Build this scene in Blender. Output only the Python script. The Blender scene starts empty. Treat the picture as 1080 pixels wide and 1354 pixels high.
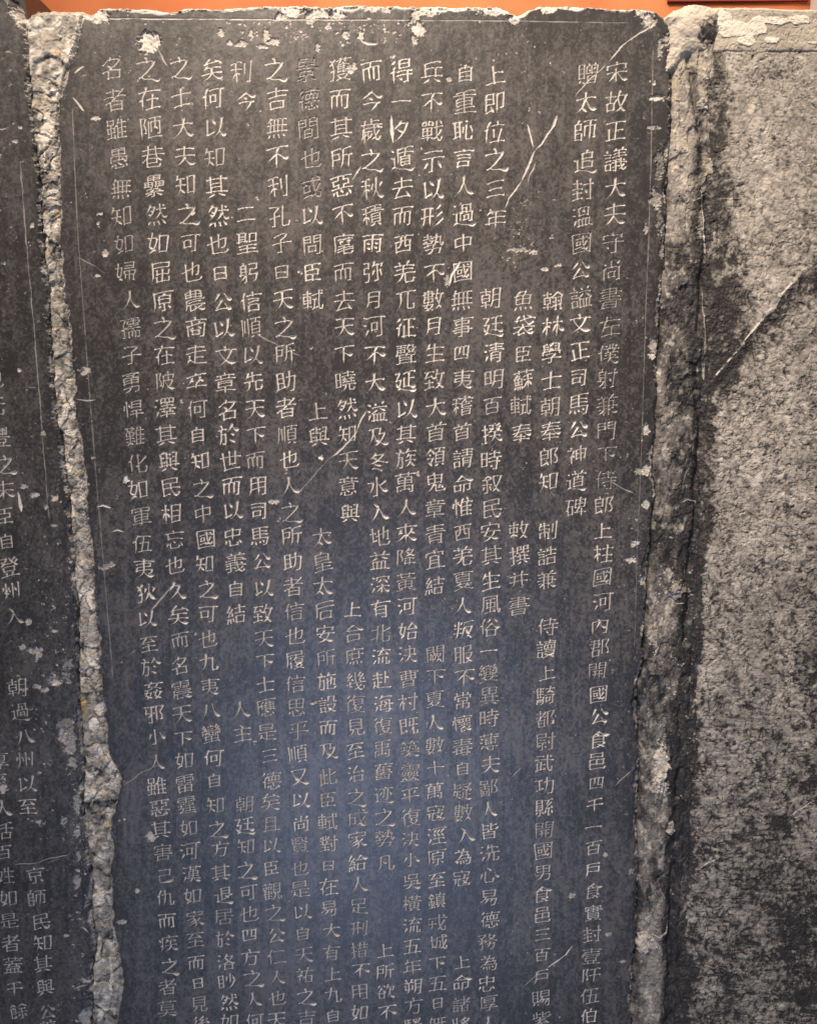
import bpy, math, numpy as np
from mathutils import Matrix, Vector

scene = bpy.context.scene
COL = scene.collection
R = math.radians

# ------------------------------------------------------------------ camera
W0, H0, F0 = 1080.0, 1354.0, 1080.0          # photo frame and focal length in photo pixels
PITCH, ROLL, DIST = R(9.3), R(0.38), 1.06
cam_d = bpy.data.cameras.new('camera')
cam = bpy.data.objects.new('camera', cam_d)
COL.objects.link(cam)
cam_d.sensor_fit = 'VERTICAL'
cam_d.sensor_height = 24.0
cam_d.lens = 24.0 * F0 / H0
cam_d.clip_start, cam_d.clip_end = 0.05, 100.0
CM = Matrix.Rotation(R(90) - PITCH, 4, 'X') @ Matrix.Rotation(-ROLL, 4, 'Z')
CL = Vector((0.0, -DIST, 0.2))
cam.matrix_world = Matrix.Translation(CL) @ CM
scene.camera = cam

# ------------------------------------------------------------------ light
world = bpy.data.worlds.new('World')
scene.world = world
world.use_nodes = True
bg = world.node_tree.nodes['Background']
bg.inputs[0].default_value = (0.92, 0.94, 1.0, 1)
bg.inputs[1].default_value = 0.14


def area(name, loc, aim, size, size_y, power, col, spread=180):
    d = bpy.data.lights.new(name, 'AREA')
    d.shape = 'RECTANGLE'
    d.size, d.size_y, d.energy, d.color = size, size_y, power, col
    d.spread = R(spread)
    o = bpy.data.objects.new(name, d)
    COL.objects.link(o)
    o.location = loc
    o.rotation_euler = (Vector(aim) - Vector(loc)).to_track_quat('-Z', 'Y').to_euler()
    return o


area('warm_key_lamp', (-0.55, -1.20, 2.05), (0.10, 0.0, 0.24), 0.6, 0.4, 12.5, (1.0, 0.82, 0.66), 52)
area('warm_raking_lamp', (0.75, -0.35, 1.10), (0.30, 0.0, 0.1), 0.5, 0.3, 3.5, (1.0, 0.86, 0.70))
area('cool_low_lamp', (-0.14, -1.75, -1.12), (-0.03, 0.0, -0.26), 0.75, 1.05, 4.0, (0.44, 0.61, 1.0), 85)
area('wall_fill_light', (0.2, -0.15, 1.55), (0.1, 0.35, 0.72), 1.2, 0.2, 9.0, (1.0, 0.86, 0.7))  # added light, brightens the orange wall; stands for no real fitting

scene.view_settings.view_transform = 'Standard'
scene.view_settings.look = 'None'
scene.view_settings.exposure = 0.0
scene.view_settings.gamma = 1.0
scene.view_settings.use_curve_mapping = False

# ------------------------------------------------------------------ photo pixel <-> stone plane (y = 0)
M3 = np.array(CM.to_3x3())
C0 = np.array(CL)


def plane(px, py):
    """point of the stone plane y=0 (x, z) seen at a photo pixel"""
    px, py = np.asarray(px, float), np.asarray(py, float)
    d = np.stack([(px - W0 / 2) / F0, -(py - H0 / 2) / F0, -np.ones_like(px)], -1) @ M3.T
    t = -C0[1] / d[..., 1]
    return C0[0] + d[..., 0] * t, C0[2] + d[..., 2] * t


def pix(x, z):
    p = np.stack([x - C0[0], np.zeros_like(x) - C0[1], z - C0[2]], -1) @ M3
    return W0 / 2 + F0 * p[..., 0] / -p[..., 2], H0 / 2 - F0 * p[..., 1] / -p[..., 2]


# ------------------------------------------------------------------ noise
rng = np.random.default_rng(11)
_T = rng.random((256, 256)).astype(np.float32)


def vn(x, y, seed):
    x = x + seed * 37.31
    y = y + seed * 11.73
    xi, yi = np.floor(x), np.floor(y)
    fx, fy = (x - xi).astype(np.float32), (y - yi).astype(np.float32)
    fx = fx * fx * fx * (fx * (fx * 6 - 15) + 10)
    fy = fy * fy * fy * (fy * (fy * 6 - 15) + 10)
    xi, yi = xi.astype(np.int32), yi.astype(np.int32)
    x0, x1, y0, y1 = xi & 255, (xi + 1) & 255, yi & 255, (yi + 1) & 255
    a, b, c, d = _T[y0, x0], _T[y0, x1], _T[y1, x0], _T[y1, x1]
    return (a + (b - a) * fx) * (1 - fy) + (c + (d - c) * fx) * fy


def fbm(x, y, sx, sy=None, seed=1, octaves=4, gain=0.55):
    """0..1 fractal noise of feature size sx, sy (photo pixels, about millimetres)"""
    sy = sx if sy is None else sy
    v, amp, tot, f = 0.0, 1.0, 0.0, 1.0
    for o in range(octaves):
        ca, sa = math.cos(o * 0.7), math.sin(o * 0.7)
        X, Y = x / sx * f, y / sy * f
        v = v + amp * vn(X * ca - Y * sa, X * sa + Y * ca, seed + o * 3) if sx == sy else v + amp * vn(X + o * .37, Y + o * .61, seed + o * 3)
        tot += amp
        amp *= gain
        f *= 2.03
    return v / tot


def ridge(x, y, s, seed, octaves=3):
    v, amp, tot, f = 0.0, 1.0, 0.0, 1.0
    for o in range(octaves):
        v = v + amp * (1 - np.abs(2 * vn(x / s * f + o * .3, y / s * f, seed + o) - 1))
        tot += amp
        amp *= 0.5
        f *= 2.1
    return v / tot


def cells(x, y, sx, sy, seed):
    """angular broken facets: per-cell random height and tilt, about -1..1, and distance to the cell edge"""
    X, Y = x / sx + seed * 7.13, y / sy + seed * 3.71
    xi, yi = np.floor(X).astype(np.int32), np.floor(Y).astype(np.int32)
    b1 = np.full(X.shape, 1e9, np.float32)
    b2 = b1.copy()
    out = np.zeros(X.shape, np.float32)
    for j in (-1, 0, 1):
        for i in (-1, 0, 1):
            cx, cy = (xi + i) & 255, (yi + j) & 255
            ox, oy = xi + i + _T[cy, cx], yi + j + _T[cx, cy]
            dx, dy = (X - ox).astype(np.float32), (Y - oy).astype(np.float32)
            dd = dx * dx + dy * dy
            h = (_T[(cy + 91) & 255, (cx + 37) & 255] - .5) + 1.3 * (_T[(cy + 11) & 255, (cx + 71) & 255] - .5) * dx + 1.3 * (_T[(cy + 57) & 255, (cx + 5) & 255] - .5) * dy
            nb = dd < b1
            b2 = np.where(nb, b1, np.minimum(b2, dd))
            out = np.where(nb, h, out)
            b1 = np.where(nb, dd, b1)
    return out * 1.6, np.sqrt(b2) - np.sqrt(b1)


def sstep(a, b, x):
    t = np.clip((x - a) / (b - a), 0, 1)
    return t * t * (3 - 2 * t)


def curve_at(pts, t):
    p = np.array(pts, float)
    return np.interp(t, p[:, 0], p[:, 1])


# outlines in photo pixels: (y, x)
LEFT_STELE_EDGE = [(-60, 4), (0, 11), (20, 22), (40, 35), (60, 36), (110, 38), (160, 42), (220, 50), (300, 55), (350, 60), (400, 64), (450, 66),
                   (500, 68), (540, 72), (570, 78), (600, 82), (650, 90), (700, 92), (760, 98), (800, 102), (850, 103), (900, 103),
                   (950, 106), (1000, 112), (1050, 109), (1100, 112), (1130, 115), (1170, 122), (1200, 120), (1240, 126), (1290, 122), (1420, 120)]
MAIN_LEFT = [(-60, 106), (20, 110), (50, 104), (80, 95), (100, 86), (130, 78), (170, 76), (270, 79), (350, 80), (400, 87), (450, 93), (520, 97), (600, 107),
             (650, 113), (700, 118), (760, 124), (800, 126), (850, 131), (900, 134), (950, 138), (990, 142), (1012, 153), (1030, 158),
             (1060, 155), (1085, 147), (1150, 147), (1220, 147), (1270, 157), (1300, 162), (1325, 156), (1420, 150)]
MAIN_RIGHT = [(-60, 868), (12, 868), (24, 879), (40, 886), (100, 887), (170, 885), (250, 880), (300, 880), (400, 872), (470, 868), (550, 865), (600, 862),
              (650, 865), (700, 860), (760, 855), (840, 850), (880, 849), (895, 842), (925, 840), (960, 843), (1000, 845), (1040, 842), (1100, 842),
              (1150, 842), (1200, 841), (1240, 840), (1260, 838), (1280, 834), (1420, 830)]
MAIN_TOP = [(60, 30), (100, 18), (118, 22), (130, 12), (150, 11), (200, 13), (222, 17), (250, 11), (290, 12), (340, 9), (400, 8), (430, 10), (470, 7),
            (540, 9), (575, 9), (620, 10), (660, 10), (675, 16), (685, 22), (700, 14), (715, 9), (760, 9), (820, 13), (850, 12), (870, 16), (885, 24), (900, 30)]
RIGHT_STELE_EDGE = [(-60, 946), (60, 946), (120, 940), (200, 937), (300, 936), (400, 934), (480, 930), (560, 928), (640, 926), (760, 922), (860, 918),
                    (960, 914), (1040, 910), (1120, 906), (1200, 902), (1420, 892)]
RIGHT_TOP = [(860, 8), (940, 8), (1000, 9), (1060, 11), (1160, 12)]

# ------------------------------------------------------------------ brush strokes grown from the built-in font's outlines
N, EM = 88, 78.0


def glyph_bitmaps(chars):
    cu = bpy.data.curves.new('glyph', 'FONT')
    cu.dimensions = '2D'
    cu.fill_mode = 'NONE'
    ob = bpy.data.objects.new('glyph', cu)
    COL.objects.link(ob)
    dg = bpy.context.evaluated_depsgraph_get()
    imgs = np.zeros((len(chars), N, N), bool)
    for k, ch in enumerate(chars):
        cu.body = ch
        dg.update()
        ev = ob.evaluated_get(dg)
        m = ev.to_mesh()
        nv, ne = len(m.vertices), len(m.edges)
        co = np.empty(nv * 3, np.float32)
        m.vertices.foreach_get('co', co)
        ed = np.empty(ne * 2, np.int32)
        m.edges.foreach_get('vertices', ed)
        ev.to_mesh_clear()
        co = co.reshape(-1, 3)
        X = co[:, 0] * EM + 5
        Y = N - 9 - co[:, 1] * EM - 3
        e = ed.reshape(-1, 2)
        x0, y0, x1, y1 = X[e[:, 0]], Y[e[:, 0]], X[e[:, 1]], Y[e[:, 1]]
        for r in range(N):
            yc = r + 0.5
            c = (y0 <= yc) != (y1 <= yc)
            if not c.any():
                continue
            xs = np.sort(x0[c] + (yc - y0[c]) / (y1[c] - y0[c]) * (x1[c] - x0[c]))
            for a, b in zip(xs[0::2], xs[1::2]):
                imgs[k, r, max(0, int(math.ceil(a - 0.5))):max(0, int(math.ceil(b - 0.5)))] = True
    bpy.data.objects.remove(ob)
    bpy.data.curves.remove(cu)
    return imgs


def thin(im):
    im = im.copy()
    im[:, 0] = im[:, -1] = False
    im[:, :, 0] = im[:, :, -1] = False

    def sh(a, dy, dx):
        return np.roll(np.roll(a, dy, 1), dx, 2)
    for _ in range(40):
        changed = False
        for s in (0, 1):
            p2, p3, p4, p5 = sh(im, 1, 0), sh(im, 1, -1), sh(im, 0, -1), sh(im, -1, -1)
            p6, p7, p8, p9 = sh(im, -1, 0), sh(im, -1, 1), sh(im, 0, 1), sh(im, 1, 1)
            q = [p2, p3, p4, p5, p6, p7, p8, p9]
            b = sum(a.astype(np.uint8) for a in q)
            t = sum(((~q[i]) & q[(i + 1) % 8]).astype(np.uint8) for i in range(8))
            if s == 0:
                c = ~(p2 & p4 & p6) & ~(p4 & p6 & p8)
            else:
                c = ~(p2 & p4 & p8) & ~(p2 & p6 & p8)
            d = im & (b >= 2) & (b <= 6) & (t == 1) & c
            if d.any():
                changed = True
                im &= ~d
        if not changed:
            break
    return im


def trace(sk):
    """skeleton bitmap -> list of stroke polylines (x, y, pixel units, y down)"""
    pts = set(zip(*[a.tolist() for a in np.nonzero(sk)]))
    nb8 = [(-1, 0), (0, 1), (1, 0), (0, -1), (-1, 1), (1, 1), (1, -1), (-1, -1)]

    def nbs(p):
        out = []
        for dy, dx in nb8:
            q = (p[0] + dy, p[1] + dx)
            if q in pts:
                if dy and dx and ((p[0] + dy, p[1]) in pts or (p[0], p[1] + dx) in pts):
                    continue
                out.append(q)
        return out
    adj = {p: nbs(p) for p in pts}
    node = {}
    cents = []
    for p in pts:
        if len(adj[p]) >= 3 and p not in node:
            stack, mem = [p], []
            node[p] = len(cents)
            while stack:
                a = stack.pop()
                mem.append(a)
                for b in adj[a]:
                    if len(adj[b]) >= 3 and b not in node:
                        node[b] = len(cents)
                        stack.append(b)
            cents.append(np.mean(mem, 0))
    for p in pts:
        if len(adj[p]) <= 1:
            node[p] = len(cents)
            cents.append(np.array(p, float))
    segs = []
    seen = set()
    for p in list(node):
        for q in adj[p]:
            if q in node and node[q] == node[p]:
                continue
            if (p, q) in seen:
                continue
            path = [p, q]
            while path[-1] not in node:
                nx = [r for r in adj[path[-1]] if r != path[-2]]
                if not nx:
                    break
                path.append(nx[0])
                if len(path) > 400:
                    break
            seen.add((p, q))
            seen.add((path[-1], path[-2]))
            a, b = node[p], node.get(path[-1], node[p])
            P = np.array([cents[a]] + path[1:-1] + [cents[b]], float)
            segs.append([a, b, P])
    used = set()
    for s in segs:
        used |= set(map(tuple, s[2].astype(int).tolist()))
    # loops without nodes (rounded boxes)
    left = [p for p in pts if p not in used and p not in node and len(adj[p]) == 2]
    done = set()
    for p in left:
        if p in done:
            continue
        path = [p]
        done.add(p)
        while True:
            nx = [r for r in adj[path[-1]] if r not in done]
            if not nx:
                break
            path.append(nx[0])
            done.add(nx[0])
        if len(path) > 12:
            path.append(p)
            cents.append(np.array(p, float))
            segs.append([len(cents) - 1, len(cents) - 1, np.array(path, float)])
    # drop spurs
    deg = {}
    for a, b, P in segs:
        deg[a] = deg.get(a, 0) + 1
        deg[b] = deg.get(b, 0) + 1
    segs = [s for s in segs if not (len(s[2]) < 5 and s[0] != s[1] and (deg[s[0]] == 1) != (deg[s[1]] == 1))]
    # split at sharp corners
    out = []
    for a, b, P in segs:
        n = len(P)
        cuts = []
        k = 6
        if n > 2 * k + 2:
            ang = np.zeros(n)
            v1 = P[k:n - k] - P[:n - 2 * k]
            v2 = P[2 * k:] - P[k:n - k]
            c = (v1 * v2).sum(1) / (np.linalg.norm(v1, axis=1) * np.linalg.norm(v2, axis=1) + 1e-6)
            ang[k:n - k] = np.degrees(np.arccos(np.clip(c, -1, 1)))
            i = k
            while i < n - k:
                if ang[i] > 52 and ang[i] == ang[max(0, i - 5):i + 6].max():
                    cuts.append(i)
                    i += 6
                i += 1
        last, la = 0, a
        for c in cuts:
            cents.append(P[c])
            nid = len(cents) - 1
            out.append([la, nid, P[last:c + 1]])
            last, la = c, nid
        out.append([la, b, P[last:]])
    segs = out
    # join collinear segments at nodes
    def endvec(s, end):
        P = s[2]
        k = min(len(P) - 1, 8)
        v = (P[k] - P[0]) if end == 0 else (P[-1 - k] - P[-1])
        return v / (np.linalg.norm(v) + 1e-9)
    link = {}
    at = {}
    for i, s in enumerate(segs):
        at.setdefault(s[0], []).append((i, 0))
        at.setdefault(s[1], []).append((i, 1))
    for nd, es in at.items():
        cand = []
        for x in range(len(es)):
            for y in range(x + 1, len(es)):
                d = float(endvec(segs[es[x][0]], es[x][1]) @ endvec(segs[es[y][0]], es[y][1]))
                if d < -0.82 and es[x][0] != es[y][0]:
                    cand.append((d, es[x], es[y]))
        cand.sort(key=lambda t: t[0])
        for d, ex, ey in cand:
            if ex not in link and ey not in link:
                link[ex] = ey
                link[ey] = ex
    strokes, doneS = [], set()
    order = sorted(range(len(segs)), key=lambda i: ((i, 0) in link) + ((i, 1) in link))
    for i in order:
        if i in doneS:
            continue
        st = 0 if (i, 0) not in link else 1 if (i, 1) not in link else 0
        cur, ent, poly = i, st, []
        sn = segs[i][st]
        while True:
            doneS.add(cur)
            P = segs[cur][2] if ent == 0 else segs[cur][2][::-1]
            poly.extend(P.tolist() if not poly else P[1:].tolist())
            ex = (cur, 1 - ent)
            en = segs[cur][1 - ent]
            if ex in link and link[ex][0] not in doneS:
                cur, ent = link[ex]
            else:
                break
        strokes.append((np.array(poly)[:, ::-1], len(at[sn]) == 1, len(at[en]) == 1))
    return strokes


SMALL = {'日': .70, '曰': .72, '四': .80, '臣': .82, '自': .82, '上': .88, '下': .9, '小': .85, '一': .86, '二': .86, '三': .86, '百': .86, '戶': .92,
         '己': .85, '口': .7, '西': .9, '公': .9, '人': .98, '入': .98, '今': .95, '而': .92, '以': .98, '司': .88, '至': .92, '正': .9, '且': .9, '月': .9,
         '之': 1.06, '士': .92, '子': .95, '夕': .9, '中': .95, '言': .9, '首': .92, '可': .92, '也': .96, '千': .9, '八': .98, '十': .9}


FOOT = '之道追遁廷延過迹退'


def kai(strokes, ch=''):
    """restyle bare strokes: rising horizontals, tapering sweeps, flared feet. -> list of (pts in em units centred, radius factor)"""
    out = []
    for P, free0, free1 in strokes:
        if len(P) < 3:
            continue
        P = P.astype(float)
        for _ in range(6):
            Q = P.copy()
            Q[1:-1] = (P[:-2] + 2 * P[1:-1] + P[2:]) / 4
            P = Q
        P = (P - np.array([N / 2, N / 2])) / EM
        v = P[-1] - P[0]
        horiz = abs(v[1]) < 0.33 * abs(v[0])
        if (horiz and v[0] < 0) or (not horiz and v[1] < 0):
            P = P[::-1]
            v = -v
            free0, free1 = free1, free0
        seg = np.linalg.norm(np.diff(P, axis=0), axis=1)
        s = np.concatenate([[0], np.cumsum(seg)])
        L = s[-1]
        if L < 0.03:
            continue
        n = max(6, int(L / 0.016))
        t = np.linspace(0, 1, n)
        P = np.stack([np.interp(t * L, s, P[:, 0]), np.interp(t * L, s, P[:, 1])], 1)
        w = np.ones(n)
        if horiz:
            w = 0.62 + 0.45 * np.exp(-(t / 0.12) ** 2) + 0.75 * np.exp(-((1 - t) / 0.12) ** 2) * (1 if free1 else .3)
            P[:, 1] += -0.018 * np.sin(np.pi * t) * (L > .4)
            if free1 and L > .5:
                P[:, 0] += 0.05 * t ** 2
            if ch in FOOT and free1 and L > .4 and P[:, 1].mean() > .15:     # flared foot sweep
                w = (.5 + 2.0 * np.exp(-((t - .80) / .15) ** 2)) * np.clip((1 - t) / .16, .12, 1)
                P[:, 1] += .075 * np.clip(t / .8, 0, 1) ** 2 - .05 * np.clip((t - .8) / .2, 0, 1)
                P[:, 0] += .12 * t ** 2
                horiz = False
                free0 = free1 = False
        elif v[0] > 0.3 * abs(v[1]):           # falling to the right
            if L > 0.3:
                w = 0.55 + 1.9 * np.exp(-((t - 0.78) / 0.22) ** 2)
                if free1:
                    w *= np.clip((1 - t) / 0.2, 0.12, 1)
                    P[:, 0] += 0.14 * np.clip((t - .5) / .5, 0, 1) ** 1.5
                    P[:, 1] += -0.03 * np.clip((t - .7) / .3, 0, 1) ** 2
            else:
                w = 0.5 + 1.1 * np.sin(np.pi * np.clip(t * .8 + .1, 0, 1)) ** 1.5
        elif v[0] < -0.25 * abs(v[1]):         # falling to the left
            w = 1.5 - 0.75 * t
            if free1:
                w *= np.clip((1 - t) / 0.6, 0.18, 1) ** .8
            w += 0.25 * np.exp(-(t / 0.1) ** 2)
        else:
            w = 1.08 + 0.45 * np.exp(-(t / 0.1) ** 2)
            if free1 and L > .25:
                w *= np.clip((1 - t) / 0.25, 0.35, 1)
        if free0 and L > .18 and not horiz:    # slanted entry of the brush
            P = np.vstack([P[0] + [-.030, -.020], P[0] + [-.012, -.012], P])
            w = np.concatenate([[.35, .9], w])
        if horiz and free1 and L > .22:        # pressed finish
            P = np.vstack([P, P[-1] + [.012, .016], P[-1] + [.004, .030]])
            w = np.concatenate([w, [1.15, .6]])
        if horiz and free0 and L > .22:
            P = np.vstack([P[0] + [-.014, -.022], P])
            w = np.concatenate([[.4], w])
        P[:, 0] *= 1 - .10 * P[:, 1]
        P[:, 1] -= 0.16 * P[:, 0]             # whole character leans up to the right
        out.append((P, w))
    return out


# ------------------------------------------------------------------ the writing: (column, text, anchors(index, tile, zx, zy))
TILES = {1: (580, 60, 3.857), 2: (580, 380, 3.857), 3: (580, 700, 3.857), 4: (580, 1014, 3.857), 5: (340, 60, 3.857), 6: (340, 380, 3.857),
         7: (340, 700, 3.857), 8: (340, 1014, 3.857), 9: (110, 60, 3.857), 10: (110, 380, 3.857), 11: (110, 700, 3.857), 12: (110, 1014, 3.857),
         13: (0, 440, 4.517), 14: (0, 1040, 4.308), 15: (0, 720, 4.1), 0: (0, 0, 1.0)}
RUNS = [
 (1, '宋故正議大夫守尚書左僕射兼門下侍郎上柱國河內郡開國公食邑四千一百戶食實封壹阡伍伯', [(0,1,908,140),(2,1,900,435),(4,1,900,720),(7,1,878,1140),(10,2,860,335),(13,2,852,725),(17,2,838,1235),(20,3,830,367),(23,3,812,722),(26,3,810,1065),(28,4,803,80),(30,4,790,310),(33,4,785,630),(36,4,778,965),(39,4,765,1270)]),
 (2, '贈太師追封溫國公謚文正司馬公神道碑', [(0,1,757,140),(4,1,733,730),(8,2,720,45),(12,2,712,595),(16,2,697,1115)]),
 (3, '翰林學士朝奉郎知', [(0,2,583,60),(4,2,565,605),(7,2,560,990)]),
 (3, '制誥兼', [(0,2,552,1240),(2,3,548,255)]),
 (3, '侍讀上騎都尉武功縣開國男食邑三百戶賜紫', [(0,3,548,490),(3,3,545,848),(6,3,540,1195),(9,4,535,318),(12,4,525,645),(15,4,525,960),(18,4,518,1285)]),
 (4, '魚袋臣蘇軾奉', [(0,2,433,60),(2,2,428,335),(5,2,420,740)]),
 (4, '敕撰并書', [(0,2,410,1235),(3,3,403,385)]),
 (5, '上即位之三年', [(0,1,285,145),(3,1,287,580),(5,1,283,880)]),
 (5, '朝廷清明百揆時叙民安其生風俗一變異時薄夫鄙人皆洗心易德務為忠厚人', [(0,2,270,55),(3,2,277,465),(6,2,268,875),(9,2,265,1245),(12,3,262,380),(14,3,255,620),(16,3,255,845),(19,3,260,1200),(21,4,253,215),(24,4,257,550),(27,4,250,890),(31,4,250,1310)]),
 (6, '自重恥言人過中國無事四夷稽首請命惟西羌夏人叛服不常懷毒自疑數入為寇', [(0,1,130,140),(4,1,125,715),(8,2,118,60),(12,2,120,600),(15,2,120,1000),(18,3,118,135),(21,3,123,515),(25,3,122,990),(28,4,120,125),(30,4,128,345),(32,4,118,565)]),
 (6, '上命諸將', [(0,4,115,995),(3,4,115,1315)]),
 (7, '兵不戰示以形勢不數月生致大首領鬼章青宜結', [(0,5,885,135),(4,5,895,730),(8,6,895,60),(12,6,910,605),(17,6,905,1255),(19,7,905,280)]),
 (7, '闕下夏人數十萬寇涇原至鎮戎城下五日無', [(0,7,910,630),(5,7,905,1215),(9,8,915,465),(13,8,918,900),(17,8,920,1310)]),
 (8, '得一夕遁去而西羌兀征聲延以其族萬人來降黃河始決曹村既築靈平復決小吳橫流五年朔方騷', [(0,5,735,130),(2,5,730,430),(4,5,740,720),(8,6,755,60),(12,6,757,615),(17,6,760,1250),(21,7,765,515),(25,7,775,1000),(28,8,778,145),(31,8,783,475),(35,8,788,915),(39,8,798,1320)]),
 (9, '而今歲之秋積雨弥月河不大溢及冬水入地益深有北流赴海復禹舊迹之勢凡', [(0,5,583,128),(4,5,585,725),(8,6,593,55),(12,6,608,630),(17,6,622,1265),(20,7,628,402),(24,7,637,885),(27,7,640,1230),(31,8,652,485)]),
 (9, '上所欲不', [(0,8,650,935),(3,8,658,1250)]),
 (10, '獲而其所惡不麾而去天下曉然知天意與', [(0,5,418,120),(4,5,432,715),(8,6,443,65),(12,6,455,615),(16,6,473,1145)]),
 (10, '上合庶幾復見至治之成家給人足刑措不用如', [(0,7,485,405),(4,7,500,890),(8,8,507,150),(12,8,513,600),(15,8,525,930),(18,8,522,1250)]),
 (11, '景德間也或以問臣軾', [(0,5,252,125),(4,5,278,720),(8,6,282,65)]),
 (11, '上與', [(0,6,310,625),(1,6,312,755)]),
 (11, '太皇太后安所施設而及此臣軾對曰在易大有上九自', [(0,6,325,1270),(4,7,347,530),(8,7,362,1010),(11,8,358,165),(15,8,365,610),(19,8,380,1055),(21,8,390,1265)]),
 (12, '之吉無不利孔子曰天之所助者順也人之所助者信也履信思乎順又以尚賢也是以自天祐之吉', [(0,5,92,118),(4,5,105,715),(8,6,135,60),(12,6,150,610),(16,6,172,1140),(19,7,187,290),(22,7,195,665),(26,7,207,1145),(27,8,220,50),(31,8,222,515),(34,8,232,850),(38,8,252,1280)]),
 (13, '利今', [(0,9,808,130),(1,9,825,275)]),
 (13, '二聖躬信順以先天下而用司馬公以致天下士應是三德矣且以臣觀之公仁人也天', [(0,9,830,855),(3,10,850,65),(7,10,875,615),(12,10,903,1270),(16,11,923,555),(19,11,932,910),(22,12,952,65),(26,12,960,515),(29,12,980,860),(33,12,990,1285)]),
 (14, '矣何以知其然也曰公以文章名於世而以忠義自結', [(0,9,657,115),(4,9,678,720),(8,10,705,70),(12,10,737,620),(17,10,770,1270),(20,11,780,430)]),
 (14, '人主', [(0,11,805,920),(1,11,805,1040)]),
 (14, '朝廷知之可也四方之人何', [(0,12,820,185),(3,12,835,525),(7,12,852,970),(10,12,878,1290)]),
 (15, '之士大夫知之可也農商走卒何自知之中國知之可也九夷八蠻何自知之方其退居於洛眇然如', [(0,9,492,110),(4,9,525,710),(8,10,565,60),(12,10,580,620),(17,11,622,50),(21,11,638,555),(25,11,655,1040),(28,12,678,195),(32,12,710,650),(35,12,728,990),(38,12,748,1305)]),
 (16, '之在陋巷纍然如屈原之在陂澤其與民相忘也久矣而名震天下如雷霆如河漢如家至而日見後', [(0,9,328,115),(4,9,362,715),(8,10,405,65),(12,10,418,615),(17,11,465,50),(21,11,490,565),(25,11,508,1065),(28,12,530,195),(32,12,560,660),(35,12,577,1000),(38,12,600,1310)]),
 (17, '名者雖愚無知如婦人孺子勇悍難化如軍伍夷狄以至於姦邪小人雖惡其害己仇而疾之者莫', [(0,9,150,115),(4,9,190,725),(8,10,235,60),(12,10,255,620),(17,11,302,70),(21,11,337,580),(25,11,370,1060),(27,12,380,95),(31,12,415,550),(35,12,440,1015),(37,12,435,1230)]),
]
RUNS_SIDE = [
 (1, '也元豐之末臣自登州入', [(0,0,-8,502),(1,0,-7,537),(2,0,-1,578),(3,13,28,785),(4,13,25,935),(6,13,38,1245),(7,15,50,120),(9,15,80,385)]),
 (1, '朝過八州以至', [(0,15,95,770),(2,15,130,1040),(4,15,145,1300),(5,14,165,110)]),
 (1, '京師民知其與公善', [(0,14,200,500),(2,14,232,765),(4,14,250,1010),(6,14,265,1275),(7,14,270,1375)]),
 (2, '厚愛人活百姓如是者蓋千餘里', [(0,15,-6,1170),(1,15,-6,1290),(2,14,22,125),(4,14,22,378),(6,14,48,635),(8,14,65,890),(10,14,85,1150),(11,14,110,1275),(12,14,118,1395)]),
]
FAINT = {(1, i): .5 for i in range(6, 16)}
FAINT.update({(2, i): .65 for i in range(4, 9)})
FAINT.update({(11, i): .45 for i in range(0, 5)})
FAINT.update({(17, i): .65 for i in range(1, 15)})

allch = sorted(set(''.join(t for _, t, _ in RUNS + RUNS_SIDE)))
STROKES = {ch: kai(trace(s), ch) for ch, s in zip(allch, thin(glyph_bitmaps(allch)))}


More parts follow.
